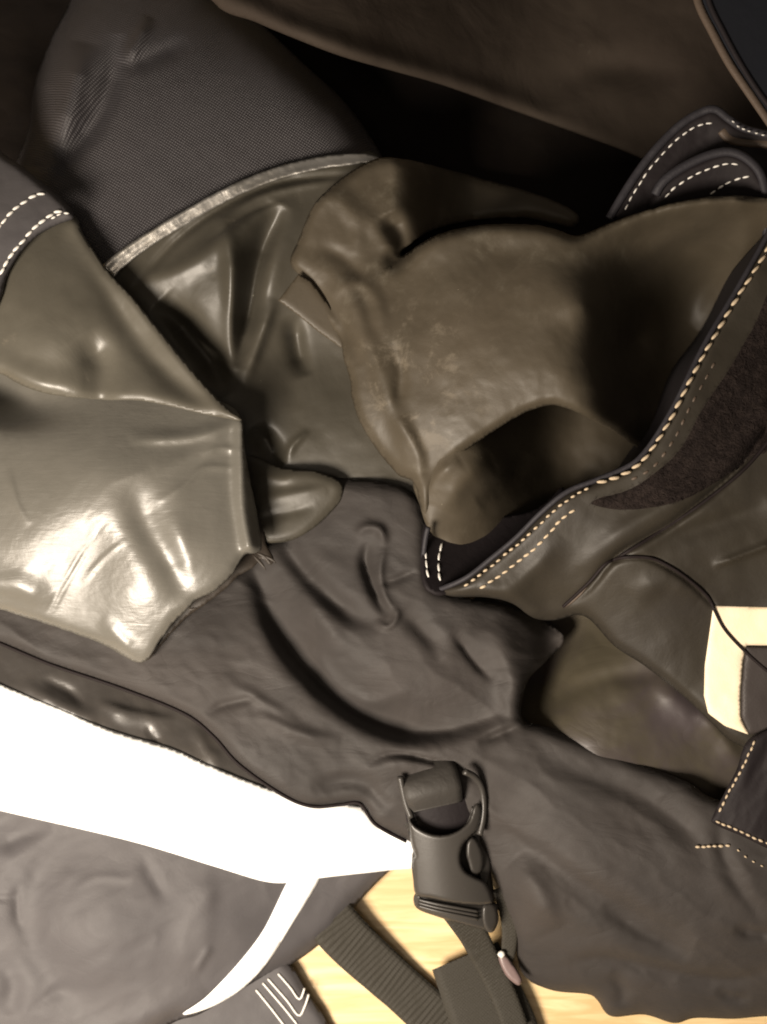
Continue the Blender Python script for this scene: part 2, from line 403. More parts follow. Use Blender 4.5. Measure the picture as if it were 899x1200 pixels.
leg_out = [(-60, 900), (200, 940), (470, 985), (478, 1005), (457, 1020), (424, 1053), (400, 1083), (373, 1108), (340, 1131), (290, 1155), (235, 1188), (200, 1200), (120, 1250), (-60, 1260)]
sheet('leg_cloth', leg_out, h_leg, M['fabric_low'], suit, 'grey black coated cloth of the lower leg with a round imprint', roll=(7, 9), thick=1.0)
sheet('reflective_strip', [(346, 1020), (378, 1020), (342, 1084), (312, 1130), (282, 1160), (246, 1181), (214, 1189), (242, 1168), (280, 1128), (310, 1088)], h_leg, M['reflect'], suit, 'narrow white reflective strip curving off the broad band', lift=.9, thick=.6, roll=(.4, 3))

# stitched flap at the bottom, half hidden under the leg cloth
h_flap = height([(240, 1150, 9), (400, 1230, 7), (300, 1260, 7), (330, 1140, 9)], noise=[('f', .8, 40, 40, 0, 3)])
fp = sheet('stitched_flap', [(215, 1170), (300, 1120), (338, 1128), (362, 1165), (385, 1200), (400, 1260), (180, 1260)], h_flap, M['fabric_low'], suit, 'small dark flap with a stitched chevron', roll=(3, 6), thick=1.6)
for a in ([(300, 1160), (318, 1182), (338, 1208)], [(308, 1152), (332, 1180), (348, 1200)], [(314, 1147), (336, 1172), (350, 1190), (357, 1180), (362, 1165)], [(326, 1141), (340, 1157), (351, 1171), (357, 1158)]):
    tube('stitching', a, h_flap, .52, M['thread_white'], fp, lift=.35)

# ---- shiny coated strip between the band and the body cloth
h_strip = height([(-60, 720, 36), (0, 790, 38), (120, 840, 39), (250, 880, 38), (360, 940, 35), (440, 960, 33), (200, 830, 34)],
    strokes=[([(28, 800), (55, 818), (85, 832), (115, 842)], 2.6, 10, 8, 2), ([(50, 796), (78, 808), (100, 824)], -1.4, 5, 5, 1.8),
             ([(112, 822), (145, 833), (180, 840), (205, 845)], 2.2, 5, 14, 2), ([(172, 850), (178, 862), (190, 872)], -1.2, 4, 4, 2),
             ([(225, 850), (240, 875), (262, 900)], 1.5, 8, 8, 2)], noise=[('f', .7, 35, 22, 25, 5)])
BT = [(-60, 775), (0, 800), (60, 826), (130, 855), (200, 876), (240, 894), (300, 918), (365, 940), (408, 942), (426, 947)]
# ---- broad reflective band
h_band = height([(-60, 860, 32), (-60, 780, 28), (-60, 950, 32), (200, 930, 32), (420, 980, 29), (300, 1020, 30), (480, 1000, 24), (150, 860, 29), (400, 940, 27), (280, 905, 28)],
    strokes=[([(60, 860), (200, 920), (380, 990)], 2.5, 40, 40, 2)], noise=[('f', 1.5, 80, 60, 0, 8)])
sheet('reflective_band', [(-60, 776), (0, 801), (60, 827), (130, 855), (200, 876), (240, 894), (300, 918), (365, 940), (408, 942), (426, 947), (444, 966), (490, 984), (492, 1014), (455, 1020), (375, 1029), (345, 1034), (310, 1033), (250, 1015), (150, 985), (0, 950), (-60, 935)],
      lambda x, y: np.maximum(np.maximum(h_band(x, y), h_leg(x, y) + 1.8), h_strip(x, y) + 1.9 - .28 * np.maximum(0, dist_poly(x, y, BT)[0] - 7)), M['reflect'], suit, 'broad white reflective band across the lower left', roll=(1.2, 5), thick=.8)

sheet('coated_strip', [(-60, 700), (60, 740), (215, 800), (300, 880), (380, 915), (440, 930), (460, 966), (430, 950), (423, 948), (365, 950), (300, 925), (240, 900), (200, 881), (130, 860), (60, 836), (0, 810), (-60, 785)],
      h_strip, M['fabric_shiny'], suit, 'shiny creased strip above the broad band', roll=(.6, 3), thick=.3)

# ---- body cloth
h_body = height([(-60, 640, 44), (0, 770, 46), (200, 700, 47), (140, 790, 46), (300, 890, 48), (360, 935, 45), (250, 600, 34), (380, 590, 52), (450, 600, 60), (450, 690, 56), (540, 740, 56),
                 (620, 640, 50), (640, 760, 44), (380, 880, 48), (450, 930, 46), (520, 900, 50), (600, 880, 52), (650, 900, 54), (760, 960, 56), (900, 1000, 58), (980, 1050, 52),
                 (640, 1040, 46), (580, 1040, 30), (640, 1150, 14), (760, 1180, 14), (760, 1100, 42), (900, 1180, 16), (980, 1180, 18), (860, 1100, 44)],
    strokes=[([(290, 640), (318, 720), (345, 765), (390, 812), (435, 842), (490, 857), (550, 848), (596, 830)], -16, 34, 12, 1.8),
             ([(322, 618), (350, 662), (380, 695), (415, 722), (448, 735)], -6, 13, 11, 2),
             ([(355, 690), (385, 735), (400, 770)], 3, 16, 16, 2),
             ([(372, 755), (385, 790), (415, 815), (440, 822), (490, 806)], 2.6, 8, 12, 1.8),
             ([(432, 634), (428, 660), (440, 695), (455, 724)], -7, 7, 6, 1.5),
             ([(418, 628), (428, 618), (445, 620), (452, 640)], 3.5, 5, 6, 1.8),
             ([(452, 640), (446, 670), (452, 700), (468, 720)], 3.0, 4, 7, 1.4),
             ([(440, 728), (455, 735), (466, 722), (462, 712)], 2.5, 4, 4, 2),
             ([(438, 684), (460, 680), (490, 668)], -2.5, 4, 6, 1.6),
             ([(470, 715), (500, 745), (520, 770)], -3.0, 12, 10, 2),
             ([(530, 740), (555, 775), (578, 798)], -3.5, 9, 5, 1.5),
             ([(570, 730), (600, 780), (606, 840)], 6, 24, 16, 2),
             ([(600, 700), (640, 730), (650, 790), (615, 840)], -10, 16, 20, 2),
             ([(430, 895), (458, 883), (500, 890), (545, 905), (570, 930)], -2.6, 2.5, 4, 1.4),
             ([(430, 905), (462, 893), (500, 898), (540, 912)], 3, 6, 18, 2),
             ([(300, 835), (350, 860), (400, 868)], 2.4, 8, 10, 2),
             ([(240, 838), (262, 826), (300, 818)], -2.2, 5, 6, 1.8), ([(270, 800), (330, 835), (345, 850)], 1.2, 6, 6, 2),
             ([(365, 925), (400, 915), (430, 920), (455, 950)], -3.6, 10, 12, 2),
             ([(560, 870), (585, 860), (610, 850)], -3, 4, 7, 1.7),
             ([(570, 970), (610, 985), (655, 1020), (700, 1048), (760, 1080), (815, 1105)], -5.5, 12, 24, 1.8),
             ([(620, 880), (680, 905), (760, 940), (810, 980), (840, 1030)], -3.2, 14, 16, 2),
             ([(600, 1010), (625, 1040), (650, 1090)], 5, 16, 24, 2),
             ([(665, 1128), (710, 1122), (760, 1133), (810, 1143), (860, 1147), (905, 1138)], -6, 7, 14, 1.6),
             ([(705, 1062), (760, 1095), (810, 1120)], -2.8, 9, 10, 2),
             ([(860, 1088), (885, 1094), (910, 1096)], -4, 5, 8, 1.7),
             ([(840, 960), (850, 1010), (880, 1060), (900, 1070)], -2.4, 9, 9, 2),
             ([(715, 1140), (730, 1160), (725, 1180)], -2, 8, 8, 2), ([(840, 1160), (860, 1170), (880, 1168)], -2, 6, 6, 2)],
    noise=[('c', 1.1, 110, 50, 35, 12), ('f', .8, 60, 45, 20, 13), ('c', .3, 36, 20, 10, 15)])
body_out = [(-60, 560), (200, 540), (330, 570), (390, 560), (470, 570), (497, 600), (500, 640), (508, 688), (560, 703), (600, 712), (650, 735), (660, 752), (640, 775), (618, 800), (612, 842), (640, 852), (700, 874), (760, 898), (805, 916), (850, 940), (980, 960),
            (980, 1190), (899, 1191), (860, 1194), (815, 1193), (790, 1199), (755, 1189), (716, 1191), (700, 1172), (688, 1165), (645, 1160), (612, 1140), (600, 1085), (585, 1055), (560, 1000), (520, 1010), (478, 985), (440, 965), (422, 941), (365, 944),
            (330, 930), (280, 895), (250, 862), (215, 835), (140, 805), (60, 778), (0, 753), (-60, 735)]
sheet('body_cloth', body_out, h_body, M['fabric'], suit, 'near black coated nylon body cloth with deep folds', roll=(4.5, 6), thick=1.0, step=3.2)

tube('seam_cord', [(-30, 744), (0, 754), (60, 779), (140, 806), (215, 836), (250, 863), (280, 896), (330, 931), (365, 945), (400, 943), (422, 942), (440, 966), (476, 986)], lambda x, y: h_body(x, y) - 3.6, .8, M['thread_dark'], suit, label='dark seam along the lower edge of the body cloth')

# brown shiny inner panel
h_br = height([(600, 700, 5), (640, 740, 6), (600, 800, 10), (680, 790, 38), (640,790,14), (650, 840, 40), (760, 800, 50), (860, 880, 46), (840, 940, 40), (760, 720, 44)],
    strokes=[([(640, 830), (690, 800), (750, 790), (790, 785)], -2.2, 12, 12, 2), ([(640, 810), (665, 775), (700, 750)], 2.5, 14, 14, 2), ([(690, 830), (705, 810), (722, 845)], -1.0, 12, 12, 2),
             ([(770, 790), (800, 830), (845, 860)], 3, 16, 16, 2), ([(820, 830), (850, 870), (870, 900)], 3, 10, 10, 2)], noise=[('f', .8, 50, 35, 60, 21)])
sheet('inner_panel', [(560, 680), (700, 670), (860, 780), (880, 860), (885, 900), (860, 950), (800, 940), (700, 900), (600, 870), (590, 800)], h_br, M['fabric_brown'], suit, 'brown purple shiny panel under the collar', roll=(2, 6))

# ---- woven nylon yoke, top left
h_weave = height([(60, 60, 56), (200, 40, 64), (330, 90, 67), (430, 180, 66), (150, 160, 69), (250, 180, 70), (120, 300, 66), (30, 180, 56), (60, 240, 62), (300, 260, 66), (150, -60, 34), (220, -60, 34), (160, 10, 56), (240, 20, 58)],
    strokes=[([(140, 40), (136, 80), (122, 125), (96, 165), (66, 200)], -7, 12, 14, 2), ([(98, 50), (84, 110), (64, 170)], 8, 16, 18, 2, (1, 1)),
             ([(176, 20), (160, 50), (144, 74)], 4, 9, 8, 2), ([(144, 80), (180, 66), (220, 46)], -2.5, 9, 12, 2), ([(25, 190), (50, 198), (75, 190)], 2.5, 6, 7, 2)],
    drop=[([(10, 205), (32, 150), (40, 95), (62, 40), (96, -30), (100, -70)], 30, 13), ([(235, -70), (262, -10), (310, 28), (360, 74), (412, 124), (452, 182)], 30, 15)], noise=[('f', .8, 50, 50, 0, 3)])
sheet('woven_panel', [(16, 200), (34, 150), (40, 100), (60, 45), (92, -20), (100, -70), (232, -70), (262, -8), (308, 30), (355, 74), (408, 124), (448, 184), (440, 194), (385, 192), (322, 206), (262, 231), (203, 265), (140, 306), (110, 325), (90, 340), (60, 330), (20, 240)],
      h_weave, M['weave'], suit, 'grey black woven nylon panel with a fine diagonal weave', step=2.6, thick=1.2, roll=(0, 8))
# lining left of it, blackened for the shade inside the opening
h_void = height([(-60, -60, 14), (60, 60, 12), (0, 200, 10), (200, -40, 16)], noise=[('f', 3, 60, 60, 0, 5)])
sheet('shadowed_lining', [(-80, -80), (300, -80), (260, 40), (120, 60), (40, 220), (-80, 260)], h_void, M['dark'], suit, 'lining left of the woven panel, blackened for shade', step=6)

# ---- back latex seal glued below the woven panel
h_back = height([(120, 320, 64), (200, 280, 68), (300, 215, 70), (420, 190, 68), (180, 380, 60), (280, 480, 58), (250, 330, 72), (300, 300, 74), (330, 420, 50), (300, 560, 46), (380, 590, 46), (400, 480, 52), (460, 580, 50), (380, 400, 50)],
    strokes=[([(145, 330), (200, 320), (250, 290), (300, 255), (350, 235)], 4, 12, 16, 2),
             ([(185, 355), (215, 385), (250, 430), (268, 460)], -13, 20, 14, 2),
             ([(262, 250), (272, 320), (272, 400), (268, 455)], 7, 14, 10, 1.8),
             ([(330, 240), (305, 300), (290, 370), (275, 430)], -15, 10, 16, 1.8),
             ([(322, 350), (300, 410), (285, 450)], 4, 7, 9, 2),
             ([(345, 370), (350, 410), (360, 440)], -6, 8, 12, 2),
             ([(150, 345), (220, 270), (320, 215), (430, 205)], -2.4, 4, 5, 2),
             ([(250, 265), (300, 232), (350, 218), (400, 210)], 1.6, 3, 4, 2), ([(240, 285), (290, 250), (340, 230)], -1.4, 3, 3, 2),
             ([(335, 540), (345, 520), (362, 505)], 2.4, 4, 4, 1.6), ([(395, 560), (385, 575), (392, 592)], -3, 5, 6, 1.8), ([(300, 500), (330, 545)], -6, 12, 16, 2)],
    noise=[('f', .9, 50, 50, 0, 31)])
sheet('rear_seal', [(118, 305), (160, 280), (200, 258), (260, 226), (320, 202), (400, 186), (445, 186), (470, 300), (500, 520), (498, 600), (470, 584), (440, 586), (405, 592), (385, 600), (300, 565), (270, 520), (230, 460), (170, 400), (120, 340)],
      h_back, M['latex_back'], suit, 'olive latex seal with deep folds under the glued tape', step=3.2, roll=(.8, 5), thick=1.0)
h_tape = lambda x, y: h_back(x, y)
arc = smooth_path([(120, 311), (135, 298), (165, 277), (200, 256), (260, 222), (320, 197), (380, 183), (425, 180), (448, 186)])
wd = np.interp(np.arange(len(arc)), [0, len(arc) * .25, len(arc) * .8, len(arc) - 1], [19, 16, 13, 5])
tn = np.gradient(arc, axis=0); tn /= np.hypot(*tn.T)[:, None]; nn = np.stack([-tn[:, 1], tn[:, 0]], -1)
h_tp = height([(120, 310, 68.5), (200, 257, 71), (320, 198, 72), (445, 185, 70), (260, 240, 72), (300, 190, 71)],
              strokes=[(((arc + nn * wd[:, None] * .5)[::8]).tolist(), -.6, 5, 5, 2, (0, 0)), (arc[:45:6].tolist(), 3.2, 4, 12, 2, (0, 1))], noise=[('f', .3, 12, 12, 0, 4)])
sheet('seam_tape', np.vstack([arc[::3], (arc + nn * wd[:, None])[::-3]]).tolist(), h_tp, M['tape'], suit, 'pale glossy glued tape along the curved seam', step=2.4, smooth_outline=False, roll=(.3, 3), thick=.6, rough_edge=.8)

# ---- tan piece of latex beneath the wrist seal
h_tan = height([(300, 540, 50), (380, 565, 56), (330, 630, 52), (400, 590, 54)], strokes=[([(305, 585), (345, 578), (385, 572)], 1.4, 6, 9, 2), ([(300, 608), (340, 600), (370, 592)], -1, 5, 7, 2), ([(300, 555), (335, 562), (350, 545)], 1, 6, 6, 2)])
sheet('seal_flap', [(270, 530), (300, 535), (330, 548), (370, 552), (400, 566), (400, 585), (386, 602), (366, 620), (345, 632), (325, 636), (308, 632), (290, 600)], h_tan, M['latex_back'], suit, 'small olive latex flap beside the torn wrist seal', step=2.6, roll=(2, 5), lift=2, thick=1)

# ---- wrist seal, left: a torn tube of grey latex lying flat
h_under = height([(-60, 480, 12), (60, 480, 20), (0, 700, 50), (165, 765, 52), (300, 650, 54), (200, 600, 56), (0, 600, 44), (320, 655, 54)], noise=[('f', 1, 30, 30, 0, 5)])
ws_lo = sheet('wrist_seal', [(-60, 480), (120, 460), (280, 520), (300, 560), (308, 610), (312, 636), (321, 656), (316, 661), (307, 655), (296, 666), (280, 674), (262, 692), (235, 712), (213, 728), (194, 750), (167, 776), (150, 740), (60, 700), (0, 690), (-60, 680)],
      h_under, M['latex_gap_shade'], suit, 'rear layer of the torn wrist seal, darkened for the shaded gap', rough_edge=1.2, step=3.0, thick=1.0, roll=(.5, 4))
h_seal = height([(-60, 440, 66), (60, 440, 66), (180, 460, 71), (278, 488, 75), (0, 540, 74), (120, 540, 83), (220, 560, 79), (300, 600, 68),
                 (-60, 620, 70), (0, 610, 74), (30, 610, 76), (110, 600, 81), (110, 650, 73), (110, 690, 68), (40, 650, 73), (200, 650, 79), (290, 640, 70), (-60, 700, 58), (20, 690, 66), (60, 722, 60), (160, 765, 59), (155, 700, 71), (230, 700, 70)],
    strokes=[([(284, 492), (283, 540), (284, 590), (292, 640)], 5, 10, 8, 2, (0, 0)),
             ([(150, 560), (175, 620), (200, 660), (222, 705)], -5, 24, 20, 2),
             ([(200, 600), (216, 650), (226, 690)], 1.2, 12, 14, 2),
             
             ([(-20, 685), (20, 688), (60, 708)], 2.2, 16, 12, 2, (0, 1)),
             ([(118, 725), (140, 748), (162, 768)], 1.2, 9, 9, 2),
             ([(284, 492), (230, 530), (180, 555)], 1.2, 10, 12, 2), ([(282, 550), (240, 548), (215, 570), (180, 590)], .8, 4, 4, 1.8), ([(284, 530), (258, 525), (235, 535)], .8, 4, 4, 1.8),
             ([(284, 492), (225, 512), (150, 515)], 2, 6, 10, 2),
             ([(58, 725), (80, 680), (115, 620)], .5, 2.5, 2.5, 1.8), ([(72, 690), (95, 650), (125, 610)], -.5, 2.5, 2.5, 1.8), ([(95, 685), (120, 655), (148, 632)], .5, 2.5, 3, 1.8),
             ([(10, 550), (20, 590), (35, 615)], .8, 4, 5, 2)],
    bumps=[(-14, 462, 60, 24, 10, -34)],
    noise=[('f', .35, 60, 60, 0, 41), ('f', .12, 22, 9, -50, 42)])
seal_out = [(-60, 400), (60, 440), (180, 450), (262, 472), (283, 491), (286, 520), (293, 562), (302, 605), (307, 640), (300, 648), (288, 650), (280, 660), (272, 674), (252, 692), (228, 704), (222, 712), (205, 728), (188, 750), (165, 777),
            (120, 755), (60, 733), (0, 714), (-60, 696)]
ws = sheet('wrist_seal', seal_out, h_seal, M['latex_grey_lit'], suit, 'glossy grey latex wrist seal with a torn lower edge, lightened for sheen', rough_edge=.8, step=2.8, roll=(2.2, 5), thick=1.1)
h_up = height([(-60, 300, 76), (40, 300, 82), (90, 262, 75), (-60, 400, 76), (0, 430, 82), (60, 450, 84), (125, 460, 83), (180, 462, 82), (130, 360, 80), (220, 440, 77), (278, 488, 79), (60, 400, 87), (130, 420, 80)],
    strokes=[([(0, 425), (50, 446), (100, 450)], 2, 16, 12, 2, (0, 1)), ([(118, 475), (118, 430), (98, 392)], -4.5, 20, 16, 2, (0, 1)), ([(90, 262), (160, 350), (230, 440), (280, 488)], 3, 10, 14, 2, (0, 0)),
             ([(100, 300), (150, 380), (200, 440), (270, 482)], -3, 14, 16, 2)],
    noise=[('f', 1.0, 60, 60, 0, 43)])
sheet('seal_sleeve', [(-60, 300), (0, 290), (30, 262), (84, 252), (98, 275), (125, 316), (155, 348), (185, 385), (232, 442), (262, 474), (284, 492), (262, 490), (225, 482), (190, 474), (160, 469), (130, 469), (100, 467), (70, 464), (42, 458), (18, 448), (0, 438), (-60, 420)],
      h_up, M['latex_grey_shaded'], suit, 'latex sleeve folded over the wrist seal, coloured darker for shade', rough_edge=.4, step=2.8, roll=(2, 5), thick=1.1)
# frayed latex shreds at the tear
for k, (a, b, c) in enumerate([((300, 648), (310, 652), (318, 662)), ((306, 650), (318, 655), (324, 660)), ((296, 650), (306, 660), (312, 668)), ((224, 708), (222, 714), (232, 712))]):
    tube('latex_shred', [a, b, c], lambda x, y: np.full(np.shape(x), 66.0), .7, M['latex_gap_shade'], ws, flat=.5, taper=.3)

# ---- left cuff with two rows of white stitching
h_cuffl = height([(-60, 150, 82), (0, 200, 86), (60, 235, 87), (-60, 300, 88), (20, 280, 90), (-30, 240, 91)], noise=[('f', 1, 40, 40, 0, 4)])
cf = sheet('cuff', [(-60, 120), (-60, 400), (-25, 400), (0, 352), (8, 325), (22, 300), (42, 278), (66, 264), (86, 256), (84, 246), (72, 232), (50, 214), (25, 194), (0, 176)], h_cuffl, M['fabric_low'], suit, 'grey black cuff edge at the left with two stitched rows', roll=(4, 4), thick=2.6, step=3)
stitches('stitching', [(-20, 285), (0, 265), (12, 250), (28, 237), (45, 228), (62, 227)], h_cuffl, M['thread_white'], cf, 10, .8, .75, slant=.12)
stitches('stitching', [(-15, 350), (0, 322), (12, 300), (28, 281), (45, 263), (64, 249), (80, 247)], h_cuffl, M['thread_white'], cf, 10, .8, .8, slant=.12)
stitches('stitching', [(60, 256), (72, 250), (82, 250)], h_cuffl, M['thread_white'], cf, 7, 1, .5)

# ---- neck seal, centre
h_neck = height([(445, 190, 84), (370, 240, 84), (345, 310, 80), (350, 360, 76), (410, 420, 82), (440, 500, 80), (490, 570, 74), (500, 600, 68), (470, 300, 86), (520, 300, 96), (560, 270, 95), (620, 270, 97), (600, 350, 102), (560, 430, 100), (640, 440, 106),
                 (675, 285, 97), (735, 268, 92), (800, 250, 94), (760, 400, 20), (742, 400, 26), (720, 400, 66), (700, 450, 96), (685, 360, 106), (700, 500, 90), (665, 380, 107), (650, 478, 102), (580, 505, 94), (540, 530, 89), (840, 340, 26), (790, 330, 32), (810, 290, 60), (760, 520, 24), (800, 460, 18), (890, 244, 94), (872, 285, 68), (900, 400, 22)],
    strokes=[([(340, 300), (400, 330), (430, 400), (470, 500), (498, 600)], 2.4, 12, 12, 2, (1, 0)),
             ([(345, 245), (400, 235), (470, 298)], 2, 12, 12, 2),
             ([(455, 250), (470, 285), (464, 302)], -8, 14, 12, 2, (1, 0)),
             ([(470, 303), (500, 283), (560, 268), (620, 268), (675, 280), (720, 262), (790, 242), (860, 236)], 4, 10, 22, 2, (0, 0)),
             ([(676, 280), (690, 320), (696, 360), (698, 430), (694, 470)], 1, 22, 18, 2),
             ([(880, 248), (872, 290), (850, 335), (815, 385)], 5, 14, 14, 2),
             ([(735, 310), (790, 278), (850, 254)], 3, 14, 12, 2),
             ([(350, 320), (375, 345), (400, 380), (420, 430)], -2.4, 7, 8, 2),
             ([(370, 290), (400, 300), (430, 330)], -1.6, 9, 9, 2), ([(400, 240), (420, 270), (415, 300)], 1.6, 9, 9, 2),
             ([(385, 350), (415, 330), (440, 350), (450, 400)], 1.8, 9, 8, 2), ([(460, 400), (470, 440), (462, 490)], -2.0, 8, 8, 2), ([(465, 490), (490, 530), (493, 570)], 1.8, 7, 7, 2)],
    noise=[('f', 1.4, 80, 80, 0, 51), ('f', .35, 20, 20, 0, 55)])
neck_out = [(440, 186), (405, 205), (378, 228), (362, 250), (350, 280), (340, 304), (343, 315), (350, 322), (362, 345), (378, 372), (398, 395), (402, 418), (410, 445), (412, 465), (422, 495), (440, 525), (465, 555), (485, 566), (492, 590), (500, 612), (506, 590), (514, 560), (530, 540), (560, 518), (600, 492), (625, 480), (652, 475), (690, 490), (720, 506), (760, 530), (800, 520),
            (905, 400), (960, 330), (960, 240), (900, 232), (860, 229), (820, 232), (780, 240), (720, 259), (677, 276), (650, 268), (620, 263), (560, 264), (510, 276), (478, 296), (468, 300),
            (476, 289), (508, 269), (560, 257), (615, 255), (650, 262), (672, 266), (676, 250), (630, 228), (560, 208), (500, 192), (470, 186)]
RIM = smooth_path([(380, 345), (466, 298), (510, 273), (560, 261), (620, 260), (677, 269), (720, 252), (800, 230)])
def h_neck2(x, y):
    d, sg, _ = dist_poly(x, y, RIM); t = np.clip((np.asarray(x, float) - 458) / 100, 0, 1); t = t * t * (3 - 2 * t)
    return h_neck(x, y) - np.where(sg < 0, 1, 0) * t * 76 * (np.asarray(x) < 718)
neck = sheet('neck_seal', neck_out, h_neck2, M['latex'], suit, 'olive brown latex neck seal bulging in the centre', step=2.8, roll=(4, 5), thick=1.2, rough_edge=.8)
h_low = height([(490, 560, 72), (500, 620, 66), (540, 560, 80), (520, 640, 60), (560, 664, 54), (590, 570, 56), (570, 525, 78), (520, 545, 84), (640, 540, 14), (700, 520, 10), (640, 620, 18), (780, 560, 10), (620, 480, 24), (700, 620, 12), (625, 530, 26), (690, 450, 8), (600, 450, 30), (780, 500, 8), (740, 480, 8)],
    strokes=[([(520, 600), (540, 565), (575, 540)], 4, 14, 14, 2), ([(500, 590), (512, 560), (540, 540)], 3, 8, 14, 2), ([(560, 590), (600, 560), (615, 530)], -4, 12, 12, 2)], noise=[('f', 1.2, 40, 40, 0, 52)])
sheet('seal_throat', [(484, 566), (492, 592), (500, 616), (520, 641), (545, 658), (560, 664), (590, 700), (700, 640), (800, 560), (780, 500), (690, 450), (600, 460), (520, 520), (495, 545)], h_low, M['latex'], suit, 'lower latex lip running into the dark hollow under the dome', step=3, roll=(2, 5), thick=1.2)
# small squared tab of latex at the left edge of the neck seal
h_tab = height([(326, 352, 80), (352, 320, 82), (400, 400, 74), (370, 340, 80)])
sheet('seal_corner', [(326, 352), (350, 321), (365, 330), (395, 370), (405, 405), (400, 408), (372, 388), (350, 370)], h_tab, M['latex'], suit, 'squared latex corner poking out left', smooth_outline=False, step=2.6, thick=1.1, roll=(.6, 3))

# ---- collar, right
h_col = height([(500, 660, 70), (540, 690, 80), (600, 700, 78), (650, 610, 98), (700, 575, 104), (760, 540, 108), (820, 430, 112), (895, 290, 112), (960, 250, 112), (899, 450, 104), (960, 600, 98), (840, 580, 102), (760, 660, 94), (700, 700, 80), (640, 722, 66), (680, 650, 92),
                (760, 760, 72), (830, 800, 70), (880, 700, 84), (960, 800, 74), (860, 860, 66), (850, 720, 80)],
    strokes=[([(899, 505), (860, 555), (790, 612), (725, 650), (690, 690), (660, 712)], -6, 4, 5, 1.5, (0, 1)),
             ([(899, 480), (850, 540), (780, 595), (720, 630), (670, 680)], 3, 14, 12, 2, (0, 1)),
             ([(899, 640), (860, 655), (835, 663)], 3, 3, 6, 1.6, (0, 1)),
             ([(720, 657), (757, 654), (800, 676), (835, 708)], -1.6, 3, 3, 2, (0, 0)),
             ([(760, 650), (800, 625), (850, 610), (900, 590)], -3, 10, 14, 2),
             ([(740, 700), (780, 680), (820, 700)], 2.5, 14, 14, 2), ([(560, 690), (600, 690), (660, 630)], 3, 12, 14, 2)],
    noise=[('f', 1.4, 60, 60, 0, 61)])
edge = [(905, 262), (895, 284), (862, 342), (825, 405), (793, 470), (770, 510), (752, 534), (735, 547), (700, 562), (665, 576), (635, 600), (605, 630), (575, 655), (548, 676), (522, 688)]
col_out = edge + [(512, 692), (530, 699), (570, 700), (600, 707), (625, 724), (650, 727), (685, 722), (720, 757), (755, 780), (800, 815), (832, 845), (870, 875), (970, 900), (970, 240)]
collar = sheet('collar', col_out, h_col, M['collar'], suit, 'brown black stitched collar at the right', step=3, roll=(5, 5), thick=2.4)
tube('edge_binding', edge + [(508, 691), (499, 682), (496, 660), (499, 630), (502, 618)], lambda x, y: np.where(np.asarray(x) < 530, np.minimum(h_col(x, y), 80), h_col(x, y)), 1.2, M['binding'], collar, lift=-2.0, flat=.8)
row1 = [(903, 285), (893, 303), (873, 335), (850, 373), (828, 410), (808, 448), (788, 488), (768, 520), (748, 545), (725, 558), (700, 566)]
stitches('stitching', row1, h_col, M['thread'], collar, 12, 3.0, .82, slant=.22, lift=.45)
stitches('stitching', [(690, 571), (672, 582), (650, 598), (625, 622), (598, 645), (570, 668), (538, 692)], h_col, M['thread'], collar, 7, 2.6, .6, slant=.15)
stitches('stitching', [(674, 597), (655, 612), (632, 638), (608, 658), (582, 677), (558, 693)], h_col, M['thread'], collar, 9, 1.6, .68, slant=.15)
stitches('stitching', [(838, 425), (812, 470), (790, 515), (765, 548), (740, 562)], h_col, M['binding_warm'], collar, 8, 7, .7, lift=.1)
# inside face of the collar, with its two rows
h_in = height([(495, 640, 66), (520, 690, 72), (560, 660, 60), (600, 640, 52), (520, 640, 62)])
inn = sheet('collar_facing', [(499, 612), (520, 610), (620, 600), (660, 570), (640, 610), (570, 665), (525, 694), (505, 692), (497, 680), (495, 650)], h_in, M['black'], suit, 'black inner facing of the collar with two white rows', step=3, thick=2)
stitches('stitching', [(503, 622), (499, 640), (500, 665), (506, 688)], h_in, M['thread_white'], inn, 11, .6, .55)
stitches('stitching', [(518, 636), (514, 655), (515, 675), (519, 690)], h_in, M['thread_white'], inn, 11, .6, .55)
# wall added under the collar edge to keep light out of the hollow
ep = resample(smooth_path(edge + [(508, 692)]), 6); zt = h_col(ep[:, 0], ep[:, 1]) - 7
top = P(ep[:, 0], ep[:, 1], zt / 1000); nrm = np.array([-.7, .7, 0])
V = []; F = []; rows = 8; n = len(top)
for j in range(rows + 1):
    f = j / rows
    for i in range(n):
        q = top[i] + nrm * (.0015 * math.sin(f * 3.0 + i * .25) - .002) - np.array([0, 0, 1]) * f * (top[i][2] - .004); V.append(tuple(q))
for j in range(rows):
    for i in range(n - 1): F.append((j * n + i, j * n + i + 1, (j + 1) * n + i + 1, (j + 1) * n + i))
me = bpy.data.meshes.new('collar_light_block'); me.from_pydata(V, [], F); me.update(); o = link('collar_light_block', me, M['black'], suit, 'black wall added inside the collar to block light')
sd = o.modifiers.new('thickness', 'SOLIDIFY'); sd.thickness = .0012
